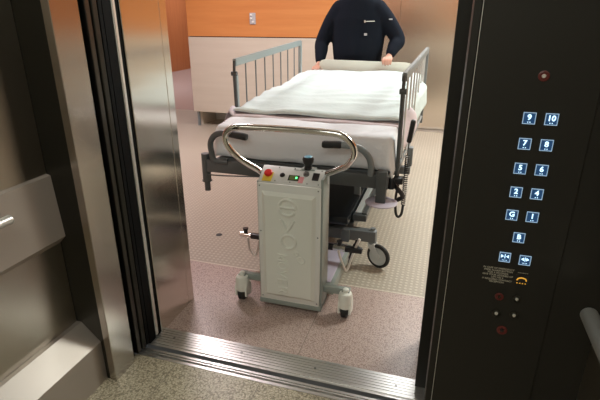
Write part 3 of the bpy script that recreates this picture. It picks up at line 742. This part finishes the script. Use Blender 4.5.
for s in (-1, 1):
    ell(body, (PX+s*.03, PY-.112, HZ+.027), (.022, .014, .008))
    limb(body, [(PX+s*.09, PY+.02, .92, .095), (PX+s*.10, PY+.015, .72, .078), (PX+s*.105, PY, .50, .058), (PX+s*.108, PY+.025, .36, .056), (PX+s*.11, PY+.03, .10, .038)])
    limb(body, [(PX+s*.11, PY+.05, .045, .035), (PX+s*.118, PY-.05, .038, .034), (PX+s*.122, PY-.13, .026, .024)])
# arms: image-left arm to the bed corner, image-right arm over the board
SL, EL, WL = (PX-.185, PY-.01, 1.515), (-1.165, PY-.03, 1.22), (-1.150, 4.33, 1.045)
SR, ER, WR = (PX+.185, PY-.01, 1.515), (-.470, PY-.02, 1.25), (-.515, 4.345, 1.125)
for S, E_, W_ in ((SL, EL, WL), (SR, ER, WR)):
    mid = lambda a, b, t: tuple(a[i]+(b[i]-a[i])*t for i in range(3))
    limb(body, [(*S, .056), (*mid(S, E_, .5), .048), (*E_, .040), (*mid(E_, W_, .35), .040), (*W_, .027)])
# right-in-picture hand: palm on the top edge, fingers over the front
hx, hy, hz = -.525, 4.30, 1.100
ell(body, (hx+.003, hy+.010, hz+.000), (.040, .042, .019)); limb(body, [(*WR, .026), (hx+.004, hy+.03, hz+.012, .026)])
for k, (dx, ln) in enumerate(((-.032, .9), (-.011, 1.0), (.011, .96), (.031, .8))):
    x = hx+dx
    finger(body, [(x*1.0, hy-.018, hz+.004), (x+dx*.08, hy-.046, hz-.008), (x+dx*.10, hy-.054, hz-.032*ln), (x+dx*.05, hy-.050, hz-.056*ln)], .0098)
finger(body, [(hx-.030, hy+.028, hz-.002), (hx-.046, hy+.018, hz-.022), (hx-.042, hy+.002, hz-.045)], .0105)
# left-in-picture hand: curled round the corner handle
hx, hy, hz = -1.158, 4.265, 1.008
ell(body, (hx, hy+.012, hz+.004), (.036, .042, .018)); limb(body, [(*WL, .025), (hx, hy+.03, hz+.012, .025)])
for k, (dx, ln) in enumerate(((-.028, .8), (-.010, .96), (.009, 1.0), (.027, .9))):
    x = hx+dx
    finger(body, [(x, hy-.016, hz+.006), (x, hy-.044, hz-.004), (x, hy-.052, hz-.026*ln), (x, hy-.040, hz-.044*ln)], .0095)
finger(body, [(hx+.028, hy+.03, hz-.0), (hx+.044, hy+.010, hz-.012), (hx+.046, hy-.012, hz-.024)], .010)
bo = obj('body', body, 'skin', ps, True); remeshed(bo, .0055, 3)
# eyes, mouth, hair
for s in (-1, 1):
    bm = bmesh.new(); ell(bm, (PX+s*.031, PY-.108, HZ+.008), (.012, .009, .0065), 14, 10); e = obj('eye', bm, 'eye', bo, True)
    bm = bmesh.new(); ell(bm, (PX+s*.031, PY-.1145, HZ+.008), (.0052, .0045, .0055), 12, 8); obj('iris', bm, 'iris', ps, True)
bm = bmesh.new(); ell(bm, (PX, PY-.128, HZ-.056), (.024, .008, .007), 14, 8); obj('mouth', bm, 'lip', bo, True)
bm = bmesh.new(); ell(bm, (PX, PY-.018, HZ+.058), (.088, .100, .090), 24, 16); ell(bm, (PX, PY+.02, HZ-.0), (.08, .072, .08), 20, 14); ho = obj('hair', bm, 'hair', ps, True); remeshed(ho, .008, 3)
# sweater
sw = bmesh.new()
loft(sw, [(PX, PY+.02, .90, .205, .145), (PX, PY+.015, .98, .215, .155), (PX, PY+.0, 1.12, .230, .155), (PX, PY, 1.28, .248, .15), (PX, PY-.01, 1.42, .25, .145), (PX, PY-.01, 1.515, .225, .125), (PX, PY-.01, 1.575, .185, .11), (PX, PY-.01, 1.615, .12, .085)])
loft(sw, [(PX, PY-.012, 1.53, .095, .085), (PX, PY-.018, 1.61, .080, .078), (PX, PY-.022, 1.645, .082, .08)])
for S, E_, W_, s in ((SL, EL, WL, -1), (SR, ER, WR, 1)):
    limb(sw, [(S[0]-s*.02, S[1], S[2]-.02, .092), (*mid(S, E_, .45), .078), (*E_, .066), (*mid(E_, W_, .4), .062), (*mid(E_, W_, .86), .046)], 18)
    bmx = [mid(E_, W_, .80), mid(E_, W_, .93)]
    tube(sw, bmx, .044, 16)
so = obj('sweater', sw, 'navy', ps, True); remeshed(so, .012, 4)
bm = bmesh.new(); tube(bm, smooth_path([(PX+.080, PY-.150, 1.402), (PX+.12, PY-.145, 1.403), (PX+.165, PY-.122, 1.404)], 4), .0035, 6); box(bm, (PX+.078, PY-.157, 1.392), (PX+.088, PY-.148, 1.412)); obj('pocket_zip', bm, 'satin', so)
bm = B(((PX+.082, PY-.157, 1.285), (PX+.108, PY-.147, 1.305), .002)); obj('sweater_badge', bm, 'outlet', so)
bm = B(((PX+.285, PY-.105, 1.415), (PX+.315, PY-.092, 1.425), .002)); obj('sleeve_badge', bm, 'outlet', so)
tr = bmesh.new()
loft(tr, [(PX, PY+.02, .82, .185, .135), (PX, PY+.02, .90, .19, .138), (PX, PY+.02, .99, .185, .13)])
for s in (-1, 1): limb(tr, [(PX+s*.09, PY+.02, .86, .112), (PX+s*.10, PY+.015, .70, .098), (PX+s*.105, PY, .48, .08), (PX+s*.11, PY+.02, .30, .074), (PX+s*.112, PY+.025, .11, .068)])
to = obj('trousers', tr, 'trousers', ps, True); remeshed(to, .013, 4)
for s in (-1, 1):
    bm = bmesh.new(); limb(bm, [(PX+s*.11, PY+.055, .052, .050), (PX+s*.117, PY-.03, .047, .046), (PX+s*.122, PY-.12, .040, .038), (PX+s*.124, PY-.155, .034, .032)])
    for v in bm.verts: v.co.z = max(v.co.z, .004)
    obj('shoe', bm, 'shoe', ps, True)
